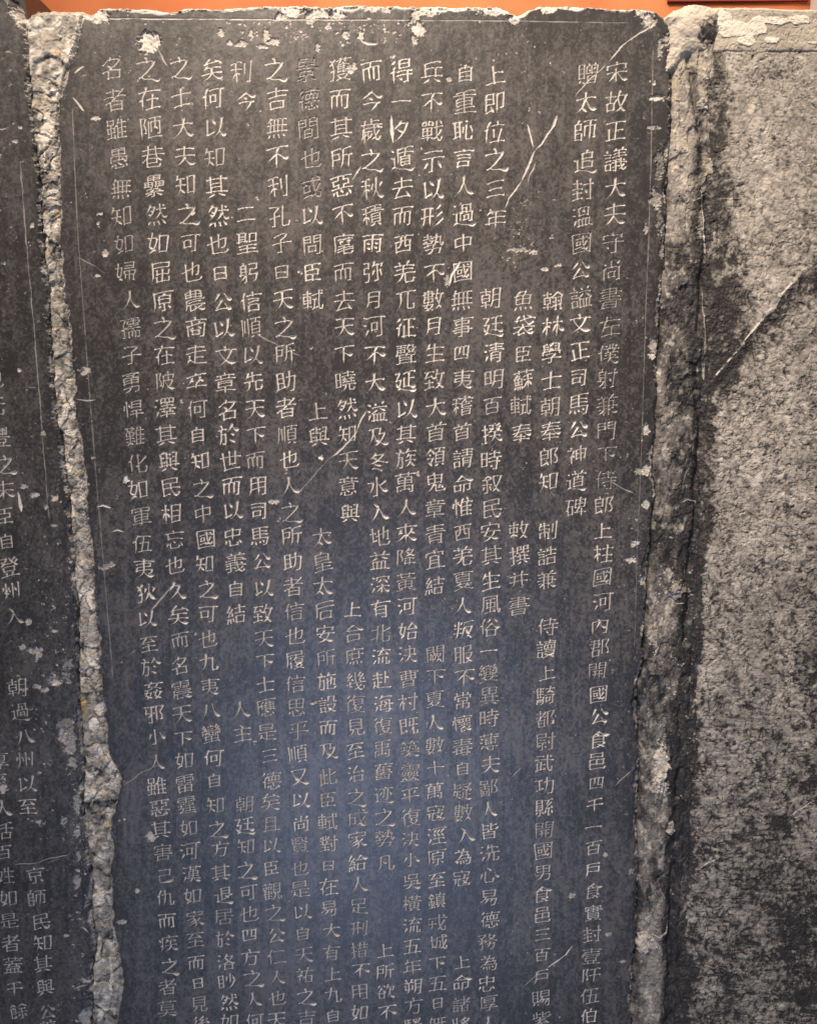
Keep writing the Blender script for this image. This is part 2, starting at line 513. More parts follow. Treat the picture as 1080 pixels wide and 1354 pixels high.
# ------------------------------------------------------------------ a carved sheet: regular grid on the stone plane + splatted cuts
class Sheet:
    def __init__(self, px0, px1, py0, py1, step):
        xs, zs = plane([px0, px1, px0, px1], [py0, py0, py1, py1])
        self.h = step
        self.u0, self.v0 = min(xs), min(zs)
        self.nu = int((max(xs) - self.u0) / step) + 2
        self.nv = int((max(zs) - self.v0) / step) + 2
        u = self.u0 + np.arange(self.nu) * step
        v = self.v0 + np.arange(self.nv) * step
        self.U, self.V = np.meshgrid(u, v)
        self.px, self.py = pix(self.U, self.V)
        self.px, self.py = self.px.astype(np.float32), self.py.astype(np.float32)
        sh = self.U.shape
        self.cut = np.zeros(sh, np.float32)
        self.pale = np.zeros(sh, np.float32)
        self.lab = np.zeros(sh, np.int16)
        self.S = []

    def add(self, x, z, r, pale, lab=0, slope=0.9):
        """queue cut samples; x,z,r arrays in metres"""
        x = np.atleast_1d(x)
        self.S.append((x, np.atleast_1d(z), np.broadcast_to(r, x.shape), np.broadcast_to(pale, x.shape), np.broadcast_to(lab, x.shape),
                       np.broadcast_to(slope, x.shape)))

    def line(self, pts, r_px, pale, slope=0.7, wob=1.2, lab=0):
        """a scratch along photo-pixel points"""
        p = np.array(pts, float)
        seg = np.linalg.norm(np.diff(p[:, :2], axis=0), axis=1)
        s = np.concatenate([[0], np.cumsum(seg)])
        n = int(s[-1] / 0.5) + 3
        t = np.linspace(0, s[-1], n)
        a, b = np.interp(t, s, p[:, 0]), np.interp(t, s, p[:, 1])
        a = a + wob * 2 * (fbm(t, t * 0, 14, seed=int(p[0, 0]) % 50) - .5)
        b = b + wob * 2 * (fbm(t, t * 0, 11, seed=int(p[0, 1]) % 50 + 9) - .5)
        r = r_px * 0.001 * (0.25 + 1.3 * fbm(t, t * 0, 12, seed=int(p[0, 0] + p[0, 1]) % 90, octaves=3)) * np.clip(np.minimum(t, s[-1] - t) / 10 + .25, 0, 1)
        x, z = plane(a, b)
        self.add(x, z, r, pale, lab, slope)

    def flush(self):
        x, z, r, p, l, sl = [np.concatenate([np.asarray(s[i], float) for s in self.S]) for i in range(6)]
        self.S = []
        for k0 in np.unique(np.ceil(r / self.h + .5).astype(int)):
            m = np.ceil(r / self.h + .5).astype(int) == k0
            X, Z, RR, P, L, SL = x[m], z[m], r[m], p[m], l[m].astype(np.int16), sl[m]
            ci = np.rint((X - self.u0) / self.h).astype(int)
            ri = np.rint((Z - self.v0) / self.h).astype(int)
            for dj in range(-k0, k0 + 1):
                for di in range(-k0, k0 + 1):
                    c, rr = ci + di, ri + dj
                    ok = (c >= 0) & (c < self.nu) & (rr >= 0) & (rr < self.nv)
                    d = np.hypot(self.u0 + c * self.h - X, self.v0 + rr * self.h - Z)
                    ok &= d < RR
                    if not ok.any():
                        continue
                    c, rr, d2 = c[ok], rr[ok], d[ok]
                    dep = (RR[ok] - d2) * SL[ok]
                    np.maximum.at(self.cut, (rr, c), dep.astype(np.float32))
                    q = np.clip((RR[ok] - d2) / (0.6 * self.h), 0, 1) * P[ok]
                    np.maximum.at(self.pale, (rr, c), q.astype(np.float32))
                    g = (L[ok] > 0) & (RR[ok] - d2 > 0.25 * self.h)
                    self.lab[rr[g], c[g]] = L[ok][g]

    def write(self, runs, em, stroke_r, pale_amt, faint):
        g = np.random.default_rng(5)
        for part_id, (col, text, anc) in enumerate(runs, 1):
            ai = [a[0] for a in anc]
            ax = [TILES[a[1]][0] + a[2] / TILES[a[1]][2] for a in anc]
            ay = [TILES[a[1]][1] + a[3] / TILES[a[1]][2] for a in anc]
            base = sum(len(t) for c, t, _ in runs[:runs.index((col, text, anc))] if c == col)
            for i, ch in enumerate(text):
                cx, cy = np.interp(i, ai, ax), np.interp(i, ai, ay)
                x0, z0 = plane(cx + g.normal(0, .7), cy + g.normal(0, .6))
                sc = em * SMALL.get(ch, 1.0) * g.uniform(.95, 1.05)
                # gaps between neighbours tell the size where the column is tightly cut
                rot = g.normal(0, R(1.6))
                f = faint.get((col, base + i), 1.0) * g.uniform(.62, 1.0)
                dens = sum(len(p) for p, w in STROKES[ch])
                rr0 = stroke_r * (1.12 if dens < 160 else 1.0 if dens < 300 else .86) * g.uniform(.9, 1.12)
                ca, sa = math.cos(rot), math.sin(rot)
                for P, w in STROKES[ch]:
                    n = len(P)
                    k = np.linspace(0, n - 1, max(2, int(n * 1.3)))
                    qx, qy, qw = np.interp(k, np.arange(n), P[:, 0]), np.interp(k, np.arange(n), P[:, 1]), np.interp(k, np.arange(n), w)
                    jx, jy = g.normal(0, .009, 2)
                    mx, my, sr = qx.mean(), qy.mean(), g.normal(0, R(2.4))
                    qx, qy = mx + (qx - mx) - (qy - my) * sr + jx, my + (qy - my) + (qx - mx) * sr + jy
                    X = x0 + sc * (qx * ca - qy * sa)
                    Z = z0 - sc * (qx * sa + qy * ca)
                    self.add(X, Z, np.maximum(rr0 * qw, .45 * self.h), pale_amt * f * g.uniform(.75, 1.0), part_id, 1.0 + .4 * (f < .5))


def mesh_from(name, X, Y, Z, keep, attrs, mat, parent):
    """grid faces kept where keep (per face) -> one mesh object"""
    nv, nu = X.shape
    fi, fj = np.nonzero(keep)
    a = fi * nu + fj
    quads = np.stack([a, a + 1, a + nu + 1, a + nu], 1)
    ids, inv = np.unique(quads.ravel(), return_inverse=True)
    me = bpy.data.meshes.new(name)
    me.vertices.add(len(ids))
    co = np.stack([X.ravel()[ids], Y.ravel()[ids], Z.ravel()[ids]], 1).astype(np.float32)
    me.vertices.foreach_set('co', co.ravel())
    nf = len(quads)
    me.loops.add(nf * 4)
    me.loops.foreach_set('vertex_index', inv.astype(np.int32).ravel())
    me.polygons.add(nf)
    me.polygons.foreach_set('loop_start', np.arange(0, nf * 4, 4, dtype=np.int32))
    me.update(calc_edges=True)
    me.shade_smooth()
    for k, arr in attrs.items():
        at = me.attributes.new(k, 'FLOAT', 'POINT')
        at.data.foreach_set('value', arr.ravel()[ids].astype(np.float32))
    me.materials.append(mat)
    o = bpy.data.objects.new(name, me)
    COL.objects.link(o)
    if parent:
        o.parent = parent
        o.matrix_parent_inverse = Matrix.Translation(-Vector(parent.location))
    return o


def prism(name, outline, y0, y1, mat, parent, cut=0.0):
    """closed (x, z) outline made solid between depths y0 and y1"""
    n = len(outline)
    vs = [(x, y0, z) for x, z in outline] + [(x, y1, z) for x, z in outline]
    fs = [tuple(range(n)), tuple(range(2 * n - 1, n - 1, -1))] + [(i, i + n, (i + 1) % n + n, (i + 1) % n) for i in range(n)]
    me = bpy.data.meshes.new(name)
    me.from_pydata(vs, [], fs)
    me.update()
    me.materials.append(mat)
    o = bpy.data.objects.new(name, me)
    COL.objects.link(o)
    if parent:
        o.parent = parent
        o.matrix_parent_inverse = Matrix.Translation(-Vector(parent.location))
    return o


def empty(name, loc, label, cat, group=None):
    o = bpy.data.objects.new(name, None)
    COL.objects.link(o)
    o.location = loc
    o.empty_display_size = 0.1
    o['label'], o['category'] = label, cat
    if group:
        o['group'] = group
    return o


# ------------------------------------------------------------------ materials
def stone(name, dark, mid, pale, ochre=None, rough=(0.5, 0.75), pale_rough=0.85, spec=0.5, grain=0.35, bump=0.25):
    """dark>mid by attribute 'tone' and noise, pale by 'pale', ochre by 'ochre'"""
    m = bpy.data.materials.new(name)
    m.use_nodes = True
    nt = m.node_tree
    nd, ln = nt.nodes, nt.links
    b = nd['Principled BSDF']
    tc = nd.new('ShaderNodeTexCoord')

    def attr(n):
        a = nd.new('ShaderNodeAttribute')
        a.attribute_name = n
        return a.outputs['Fac']

    def noise(scale, detail, rough_, sc=(1, 1, 1)):
        mp = nd.new('ShaderNodeMapping')
        mp.inputs['Scale'].default_value = sc
        ln.new(tc.outputs['Object'], mp.inputs[0])
        n = nd.new('ShaderNodeTexNoise')
        n.inputs['Scale'].default_value = scale
        n.inputs['Detail'].default_value = detail
        n.inputs['Roughness'].default_value = rough_
        ln.new(mp.outputs[0], n.inputs['Vector'])
        return n.outputs['Fac']

    def math_(op, a, c=None, e=None, clamp=False):
        n = nd.new('ShaderNodeMath')
        n.operation = op
        n.use_clamp = clamp
        for i, v in enumerate((a, c, e)):
            if v is None:
                continue
            if isinstance(v, (int, float)):
                n.inputs[i].default_value = v
            else:
                ln.new(v, n.inputs[i])
        return n.outputs[0]

    def mix(f, a, c):
        n = nd.new('ShaderNodeMix')
        n.data_type = 'RGBA'
        for s, v in ((n.inputs[0], f), (n.inputs[6], a), (n.inputs[7], c)):
            if isinstance(v, tuple):
                s.default_value = v + (1,)
            elif isinstance(v, (int, float)):
                s.default_value = v
            else:
                ln.new(v, s)
        return n.outputs[2]
    g1 = noise(420, 6, 0.7)
    g2 = noise(38, 5, 0.6, (1.6, 1, 0.5))
    t = attr('tone')
    t = math_('ADD', t, math_('MULTIPLY', math_('SUBTRACT', g1, 0.5), grain * 2), clamp=False)
    t = math_('ADD', t, math_('MULTIPLY', math_('SUBTRACT', g2, 0.5), grain * 1.2), clamp=True)
    base = mix(t, dark, mid)
    pl = mix(math_('MULTIPLY', g1, 1.4, clamp=True), tuple(c * .72 for c in pale), tuple(min(1, c * 1.15) for c in pale))
    if ochre:
        pl = mix(attr('ochre'), pl, ochre)
    pf = attr('pale')
    col = mix(pf, base, pl)
    ln.new(col, b.inputs['Base Color'])
    ro = nd.new('ShaderNodeMapRange')
    ln.new(g2, ro.inputs[0])
    ro.inputs[1].default_value, ro.inputs[2].default_value = 0.3, 0.7
    ro.inputs[3].default_value, ro.inputs[4].default_value = rough
    rm = nd.new('ShaderNodeMix')
    ln.new(pf, rm.inputs[0])
    ln.new(ro.outputs[0], rm.inputs[2])
    rm.inputs[3].default_value = pale_rough
    ln.new(rm.outputs[0], b.inputs['Roughness'])
    b.inputs['Specular IOR Level'].default_value = spec
    bp = nd.new('ShaderNodeBump')
    bp.inputs['Strength'].default_value = bump
    bp.inputs['Distance'].default_value = 0.0006
    ln.new(g1, bp.inputs['Height'])
    ln.new(bp.outputs[0], b.inputs['Normal'])
    return m


M_SLAB = stone('polished_black_stone', (0.019, 0.0172, 0.0165), (0.080, 0.072, 0.068), (0.56, 0.515, 0.46), rough=(0.39, 0.46), spec=0.68)
M_JOINT = stone('rubble_mortar', (0.03, 0.026, 0.022), (0.335, 0.31, 0.268), (0.66, 0.61, 0.53), ochre=(0.42, 0.29, 0.13), rough=(0.8, 0.95), spec=0.25, bump=.6)
M_EDGE = stone('sooty_mortar', (0.016, 0.015, 0.015), (0.21, 0.19, 0.168), (0.46, 0.42, 0.36), ochre=(0.55, 0.47, 0.34), rough=(0.5, 0.8), spec=0.4, bump=.5)
M_WORN = stone('weathered_limestone', (0.022, 0.020, 0.019), (0.35, 0.318, 0.275), (0.62, 0.57, 0.50), ochre=(0.46, 0.40, 0.30), rough=(0.55, 0.8), spec=0.35, grain=.3, bump=.5)

Q = 0.00066
EXT_B = 1400                                   # the stones go on a little below the frame


def chip(S, H, x, y, rx, ry, dep, pale, seed, soft=.25, warp=1.7):
    """a broken flake: lowers H (metres) and exposes pale stone"""
    a, b = x - 3 * max(rx, ry), x + 3 * max(rx, ry)
    win = (S.px > a) & (S.px < b) & (S.py > y - 3 * max(rx, ry)) & (S.py < y + 3 * max(rx, ry))
    if not win.any():
        return
    r, c = np.nonzero(win)
    sl = (slice(r.min(), r.max() + 1), slice(c.min(), c.max() + 1))
    X, Y = S.px[sl], S.py[sl]
    e = np.sqrt(((X - x) / rx) ** 2 + ((Y - y) / ry) ** 2) + warp * (fbm(X, Y, max(3, min(rx, ry) * .9), seed=seed, gain=.7) - .5)
    m = sstep(1.1, 1.1 - soft, e)
    H[sl] -= dep * m * (.5 + fbm(X, Y, 5, seed=seed + 5))
    m = m * sstep(.34 - .2 * pale, .52 - .2 * pale, fbm(X, Y, 6, seed=seed + 13, octaves=4, gain=.65))
    S.pale[sl] = np.maximum(S.pale[sl], m * pale * np.clip(.15 + 1.3 * fbm(X, Y, 5, seed=seed + 9, octaves=4, gain=.7), 0, 1))


def scatter(S, n, seed, box, rmin, rmax, pale, dens=None):
    g = np.random.default_rng(seed)
    x, y = g.uniform(box[0], box[2], n), g.uniform(box[1], box[3], n)
    if dens is not None:
        k = g.random(n) < dens(x, y)
        x, y = x[k], y[k]
    r = (rmin + (rmax - rmin) * g.random(len(x)) ** 4) * 0.001
    for j in range(3):
        X, Z = plane(x + g.normal(0, 1, len(x)) * r * 900, y + g.normal(0, 1, len(x)) * r * 900)
        S.add(X, Z, r * g.uniform(.4, 1, len(x)), pale * g.uniform(.25, 1, len(x)), 0, .6)


def split_sheet(S, H, keep_v, attrs, face_name, mat, parent, col_ids):
    kf = keep_v[:-1, :-1] & keep_v[1:, :-1] & keep_v[:-1, 1:] & keep_v[1:, 1:]
    lf = np.maximum(np.maximum(S.lab[:-1, :-1], S.lab[1:, :-1]), np.maximum(S.lab[:-1, 1:], S.lab[1:, 1:]))
    mesh_from(face_name, S.U, -H, S.V, kf & (lf == 0), attrs, mat, parent)
    for c in col_ids:
        k = kf & (lf == c)
        if k.any():
            mesh_from('inscription_column', S.U, -H, S.V, k, attrs, mat, parent)


def slab_outline(left, right, top, y_end, off):
    """(x, z) outline of a slab from its photo-pixel edge curves"""
    ys = np.arange(30, y_end + 1, 30)
    P = []
    for y in ys[::-1]:
        P.append((left(y) - off, y))
    xs = np.arange(left(30) + 14, right(30) - 8, 14)
    for x in xs:
        P.append((x, top(x) - off))
    for y in ys:
        P.append((right(y) + off, y))
    p = np.array(P)
    x, z = plane(p[:, 0], p[:, 1])
    return list(zip(x, z))


# ================================================================== main stele
BASE_Z = float(plane(540, EXT_B)[1])
t_main = empty('stone_stele', (0, 0, BASE_Z), 'middle dark polished stone slab carved with many full columns of writing', 'stele', 'inscribed stone slabs side by side')
S = Sheet(64, 905, -6, EXT_B, Q)
px, py = S.px, S.py
S.write(RUNS, 0.0284, 0.00098, 1.0, FAINT)
L = S.line
# cracks and scratches
for pts, r, p in [
    ([(868, 26), (856, 38), (838, 48), (820, 62), (806, 80)], 1.1, .6), ([(802, 84), (790, 95), (776, 108), (764, 122), (758, 130)], .9, .45),
    ([(737, 151), (731, 166), (724, 176), (716, 190), (707, 199)], 1.8, .7), ([(707, 199), (701, 213), (696, 225), (690, 238)], 1.9, .65), ([(690, 238), (680, 252), (672, 263), (667, 275)], 1.4, .6),
    ([(697, 163), (701, 178), (705, 194)], 1.5, .9), ([(708, 214), (700, 232), (697, 245)], .9, .4),
    ([(485, 543), (477, 556), (472, 570)], 1.8, .75), ([(472, 570), (462, 583), (453, 593), (438, 604)], 1.6, .7), ([(438, 604), (425, 618), (405, 640), (392, 655)], .8, .35),
    ([(477, 220), (470, 230), (465, 241)], 1.3, .65), ([(608, 345), (598, 362), (593, 378)], 2.0, .95), ([(517.5, 152), (518, 172), (519.5, 190)], 1.8, .95),
    ([(481, 160), (482, 195)], 1.0, .5), ([(400, 472), (375, 460), (352, 448), (335, 440)], .7, .35), ([(757, 1250), (748, 1262), (730, 1275), (720, 1281)], 1.2, .75),
    ([(715, 1283), (700, 1296), (690, 1306)], .8, .5), ([(230, 772), (215, 790), (200, 808)], 1.2, .5), ([(165, 870), (182, 858)], .7, .4), ([(200, 1335), (180, 1100), (215, 1010), (190, 1020), (160, 1042)][2:], .7, .4),
    ([(99, 96), (106, 90), (112, 88)], 1.6, .8), ([(96, 128), (104, 136), (112, 147)], 1.5, .8), ([(128, 671), (136, 668), (147, 672)], 1.6, .9), ([(148, 703), (156, 701), (165, 703)], 1.5, .85),
    ([(478, 55), (487, 58), (499, 57)], 1.5, .9), ([(805, 636), (822, 645), (838, 652)], .9, .5), ([(100, 528), (115, 529), (128, 529)], 1.0, .55), ([(103, 340), (125, 351), (140, 362)], .7, .3),
    ([(208, 62), (216, 78), (222, 88)], 1.2, .5), ([(835, 1018), (820, 1032), (812, 1040)], 1.0, .5), ([(845, 888), (842, 897), (838, 905)], 1.8, .8),
    ([(512, 1090), (516, 1098), (518, 1108)], .7, .6), ([(690, 1012), (676, 1028)], 1.2, .4), ([(610, 625), (640, 600), (665, 575)], .5, .2)]:
    L(pts, r, p)
# faint ruled guide lines
L([(125, 24), (300, 25), (480, 26), (640, 27), (830, 30)], .75, .30, wob=.4)
L([(96, 140), (99, 220), (104, 320), (112, 430), (122, 560), (130, 660), (142, 800), (150, 900)], .7, .24, wob=.4)
L([(863, 62), (860, 220), (857, 320), (853, 420), (850, 520), (846, 640), (842, 720), (838, 860)], .7, .22, wob=.4)
dens = lambda x, y: np.clip(.16 + .85 * (fbm(x, y, 130, seed=41) - .45) * 3 + .25 * np.exp(-((x - 680) / 110) ** 2 - ((y - 920) / 120) ** 2), .05, 1)
scatter(S, 6500, 3, (80, 20, 870, 1380), .4, 1.15, .7, dens)
scatter(S, 1500, 4, (430, 760, 760, 1080), .4, .85, .75, lambda x, y: np.clip(fbm(x, y, 60, seed=44) * 2 - .5, .1, 1))
scatter(S, 1500, 14, (640, 235, 735, 375), .45, 1.4, .5, lambda x, y: np.exp(-((x - 685) / 20) ** 2 - ((y - 310) / 45) ** 2) * 1.2 * fbm(x, y, 16, seed=66))
scatter(S, 110, 5, (80, 20, 870, 1380), .7, 2.6, .7)
scatter(S, 100, 6, (800, 560, 850, 1100), .6, 1.7, .55)
scatter(S, 120, 16, (300, 28, 560, 60), .6, 2.2, .7)
S.flush()
H = 0.0011 * (fbm(px, py, 170, seed=2, octaves=2) - .5) + 0.00035 * (fbm(px, py, 22, seed=3) - .5) + 0.0003 * (fbm(px, py, 7, 60, seed=4, octaves=3) - .5)
warpx = 5 * (fbm(px, py, 17, seed=7) - .5) + 4 * (fbm(px, py, 5, seed=8, octaves=3) - .5)
dL = px - curve_at(MAIN_LEFT, py) + warpx
dR = curve_at(MAIN_RIGHT, py) - px + 1.15 * warpx
dT = py - curve_at(MAIN_TOP, px) + .45 * warpx
d = np.minimum(np.minimum(dL, dR), dT)
# broken edges
rim_T = sstep(2, -1, dT - 7 * np.clip(fbm(px, py * 0, 34, seed=12, octaves=3) - .45, 0, 1) * 2)
rim_L = sstep(2, -1, dL - 5 * np.clip(fbm(px * 0, py, 30, seed=13) - .42, 0, 1) * 2)
rim_R = sstep(2, -1, dR - 9 * np.clip(fbm(px * 0, py, 26, seed=14) - .40, 0, 1) * 2)
H -= 0.0022 * rim_T + 0.0018 * rim_L + 0.0028 * rim_R
dn = np.clip(-d, 0, 60)
H -= np.where(dn > 0, 0.0016 * dn + .00009 * dn ** 2, 0)
cf, ce = cells(px, py, 7, 7, 15)
cf2, _ = cells(px, py, 3, 3, 16)
H += sstep(4, -1, d) * (.0019 * cf + .0007 * cf2)
S.pale = np.maximum(S.pale, rim_T * (.45 + .7 * fbm(px, py, 12, seed=16)))
S.pale = np.maximum(S.pale, rim_L * (.25 + .5 * fbm(px, py, 9, seed=17)) * .8)
S.pale = np.maximum(S.pale, rim_R * np.clip(.1 + .7 * (fbm(px, py, 14, seed=18) - .4) * 2, 0, 1) * .6)
for i, (x, y, rx, ry, dp, p) in enumerate([
    (195, 56, 15, 12, 2.2, 1.0), (128, 21, 13, 9, 2.5, .95), (386, 15, 16, 8, 2.2, 1), (372, 22, 8, 6, 1.6, .8), (420, 17, 14, 7, 1.8, .9), (445, 17, 10, 7, 2, .95), (408, 24, 5, 6, 1.2, .7), (492, 10, 12, 5, 1.4, .8), (510, 10, 7, 5, 1.2, .7),
    (352, 47, 4, 9, 1, .85), (362, 55, 7, 4, 1, .7), (332, 44, 3, 6, .8, .6), (292, 43, 4, 5, .8, .6), (304, 57, 4, 3, .8, .9), (320, 57, 8, 4, .6, .5), (347, 61, 6, 2.5, .7, .7), (457, 46, 5, 5, 1, .8), (477, 46, 4, 7, 1, .9), (420, 62, 3, 5, .6, .5),
    (549, 22, 6, 12, 1.4, .75), (553, 38, 9, 8, 2.2, .95), (548, 52, 4, 6, 1, .7), (566, 14, 14, 7, 1.6, .75), (655, 14, 22, 5, 2, 1.0), (680, 25, 8, 6, 2.4, 1.0), (725, 13, 9, 5, 1.6, .85), (850, 16, 10, 6, 2, .9), (857, 26, 8, 9, 1.8, .7),
    (872, 62, 4, 14, 1.6, .5), (880, 52, 4, 9, 1.4, .55), (868, 130, 9, 4, 1.6, .9), (864, 168, 8, 2.5, 1.0, .6), (872, 215, 6, 22, 1.4, .22), (866, 262, 8, 14, 2.0, .5), (853, 303, 3, 6, .9, .45), (873, 296, 6, 14, 1.4, .3),
    (867, 460, 8, 16, 1.8, .55), (862, 470, 5, 4, 1.0, .9), (855, 568, 4, 7, 1, .8), (858, 620, 11, 7, 1.6, .75), (845, 622, 6, 5, 1.2, .5), (853, 668, 5, 6, 1.2, .8), (833, 740, 7, 4, 1.2, .9), (840, 717, 5, 5, 1, .7), (851, 767, 6, 5, 1.6, .9), (836, 720, 4, 3, .7, .6),
    (590, 370, 3, 9, .8, .5), (685, 330, 15, 3, .6, .5), (705, 333, 5, 3, .8, .7), (720, 355, 5, 2.5, .8, .8), (593, 104, 4, 3.5, .7, .5), (462, 92, 5, 5, .8, .6), (468, 87, 3, 5, .8, .6),
    (140, 334, 4, 6, 1.2, .95), (127, 156, 6, 2.5, .9, .85), (132, 282, 4, 2, .8, .8), (129, 364, 4, 2, .8, .8), (113, 490, 6, 6, .8, .7), (167, 633, 4, 6, 1.2, 1.0), (124, 605, 3, 2, .6, .7), (138, 750, 8, 4, .6, .5), (147, 746, 5, 4, .8, .6), (362, 663, 7, 3, .8, .7),
    (161, 1219, 7, 3, 1.2, .7), (182, 1178, 3, 3, .8, .8), (200, 1108, 6, 8, 1.4, .75), (150, 1245, 5, 3, 1, .5), (756, 1184, 4, 4, 1, .6), (843, 1040, 5, 9, 1.5, .4), (840, 1090, 4, 18, 1.8, .25), (800, 1130, 3, 3, .8, .6), (424, 605, 4, 3, 1.2, 1.0), (552, 626, 3, 4, .8, .6),
    (803, 1235, 4, 3, .8, .5), (822, 1271, 4, 2, .8, .7), (834, 1152, 4, 4, .8, .5), (413, 930, 3, 3, .7, .8), (417, 929, 5, 2, .6, .5)]):
    chip(S, H, x, y, rx, ry, dp * .001, p, 100 + i)
# the flaked left shoulder and bulges keep a grey skin
H -= S.cut
streak = fbm(px, py, 5, 90, seed=21, octaves=3)
blotch = fbm(px, py, 120, 150, seed=22, octaves=4)
cloud = fbm(px, py, 34, 44, seed=24, octaves=4)
fleck = fbm(px, py, 5, 7, seed=25, octaves=3)
scuff = fbm(px + 12 * cloud, py, 11, 40, seed=26, octaves=4)
tone = .40 + .36 * (streak - .5) * (.4 + 1.5 * blotch) + .85 * (blotch - .5) + .55 * (cloud - .5) + 1.05 * (fleck - .5) + .6 * (scuff - .5) + 1.3 * (fbm(px, py, 2.4, seed=27, octaves=2) - .5)
halo = 0.16 * (S.lab > 0)
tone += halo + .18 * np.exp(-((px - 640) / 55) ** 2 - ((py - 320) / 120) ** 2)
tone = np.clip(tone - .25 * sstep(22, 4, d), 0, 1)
keep = d > -11
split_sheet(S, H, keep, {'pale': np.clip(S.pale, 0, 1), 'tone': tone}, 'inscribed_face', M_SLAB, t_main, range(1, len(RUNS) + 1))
lf = lambda c: (lambda y: float(curve_at(c, y)))
prism('slab_body', slab_outline(lf(MAIN_LEFT), lf(MAIN_RIGHT), lf(MAIN_TOP), EXT_B, 3.0), 0.018, 0.19, M_SLAB, t_main)

# ================================================================== left stele
t_left = empty('stone_stele', (-0.53, 0, BASE_Z), 'dark stone slab at the left edge with two columns of writing low down', 'stele', 'inscribed stone slabs side by side')
S = Sheet(-70, 150, -40, EXT_B, Q)
px, py = S.px, S.py
S.write(RUNS_SIDE, 0.0284, 0.00098, .95, {})
L = S.line
for pts, r, p in [([(27, 212), (33, 290), (38, 350), (46, 440), (54, 540), (61, 640), (66, 690)], .8, .38), ([(6, 70), (12, 68), (18, 71)], 1.0, .5), ([(-10, 172), (5, 170), (14, 168)], 1.0, .5),
                  ([(24, 650), (27, 663), (29, 676)], 2.4, 1.0), ([(34, 511), (42, 512), (51, 512)], .8, .4), ([(20, 1143), (45, 1142), (70, 1134), (95, 1130)], .9, .5), ([(60, 1142), (85, 1134), (96, 1131)], .6, .4),
                  ([(118, 1234), (110, 1225), (107, 1226)], 1.4, .8), ([(109, 1288), (109, 1296), (124, 1290)], 1.0, .6), ([(98, 1308), (108, 1304), (118, 1302)], 1.2, .5), ([(91, 1213), (95, 1210), (97, 1209)], 1.2, .8)]:
    L(pts, r, p)
scatter(S, 1100, 31, (-40, 0, 110, 1380), .45, 1.3, .5)
scatter(S, 90, 32, (-40, 0, 110, 1380), .7, 3.0, .7)
scatter(S, 420, 33, (25, 740, 110, 1110), .5, 2.2, .7, lambda x, y: np.clip((fbm(x, y, 26, seed=61) - .42) * 5, 0, 1))
scatter(S, 160, 34, (92, 1010, 118, 1320), .6, 2.4, .6)
S.flush()
H = 0.0012 * (fbm(px, py, 150, seed=52, octaves=2) - .5) + 0.0004 * (fbm(px, py, 20, seed=53) - .5) + 0.0003 * (fbm(px, py, 7, 60, seed=54, octaves=3) - .5)
warpx = 6 * (fbm(px, py, 15, seed=57) - .5) + 4 * (fbm(px, py, 5, seed=58, octaves=3) - .5)
d = curve_at(LEFT_STELE_EDGE, py) - px + warpx
rim = sstep(2, -1, d - 8 * np.clip(fbm(px * 0, py, 24, seed=59) - .42, 0, 1) * 2)
H -= 0.0026 * rim
dn = np.clip(-d, 0, 60)
H -= 0.0020 * dn + .00010 * dn ** 2
cf, ce = cells(px, py, 7, 7, 25)
cf2, _ = cells(px, py, 3, 3, 26)
H += sstep(4, -1, d) * (.0019 * cf + .0007 * cf2)
S.pale = np.maximum(S.pale, rim * np.clip((fbm(px, py, 12, seed=62) - .45) * 2.2, 0, 1) * .7)
for i, (x, y, rx, ry, dp, p) in enumerate([
    (24, 14, 9, 12, 2.0, .95), (30, 28, 7, 7, 1.6, .8), (26, 490, 3, 3, .7, .9), (58, 572, 4, 3, .8, .9), (32, 643, 5, 3, .9, .7), (46, 654, 6, 4, 1, .8), (72, 659, 6, 4, 1.2, .8),
    (62, 670, 3, 3, .8, .7), (72, 695, 4, 2, .8, .7), (45, 860, 12, 4, 1.6, .8), (52, 865, 5, 4, 1.2, .7), (30, 855, 5, 4, 1, .7), (78, 897, 14, 9, 1.0, .4), (74, 902, 7, 4, 1.4, .85), (90, 880, 7, 12, 1.0, .35), (38, 822, 4, 4, 1, .8), (72, 834, 4, 2, .8, .7),
    (50, 908, 5, 3, 1, .8), (60, 912, 5, 3, 1, .7), (88, 960, 11, 9, 1.0, .35), (92, 980, 9, 16, 1.2, .5), (83, 972, 5, 8, 1, .6), (98, 1008, 6, 8, 1.2, .55), (102, 1060, 5, 14, 1.4, .5), (102, 1100, 4, 7, 1, .6), (104, 1132, 4, 7, 1.2, .5), (103, 1165, 5, 9, 1.2, .5),
    (51, 1086, 4, 3, 1, .7), (85, 1085, 4, 5, 1, .6), (4, 1042, 5, 6, 1.6, .8), (88, 1237, 3, 2, .8, .7), (114, 1296, 7, 4, 1.5, .7), (112, 1345, 9, 10, 1.5, .55), (20, 186, 5, 3, .8, .6), (28, 168, 3, 2, .7, .6), (43, 298, 3, 3, .8, .7)]):
    chip(S, H, x, y, rx, ry, dp * .001, p, 300 + i)
H -= S.cut
tone = .42 + 1.3 * (fbm(px, py, 2.4, seed=76, octaves=2) - .5) + .3 * (fbm(px, py, 5, 90, seed=71, octaves=3) - .5) + .75 * (fbm(px, py, 5, 7, seed=74, octaves=3) - .5) + .8 * (fbm(px, py, 11, 40, seed=75) - .5) + .9 * (fbm(px, py, 110, 140, seed=72) - .5) + .7 * (fbm(px, py, 32, 42, seed=73) - .5)
tone += .25 * sstep(22, 2, px) * sstep(480, 560, py) * sstep(760, 640, py)
tone = np.clip(tone - .3 * sstep(16, 3, d), 0, 1)
split_sheet(S, H, d > -11, {'pale': np.clip(S.pale, 0, 1), 'tone': tone}, 'inscribed_face', M_SLAB, t_left, range(1, len(RUNS_SIDE) + 1))
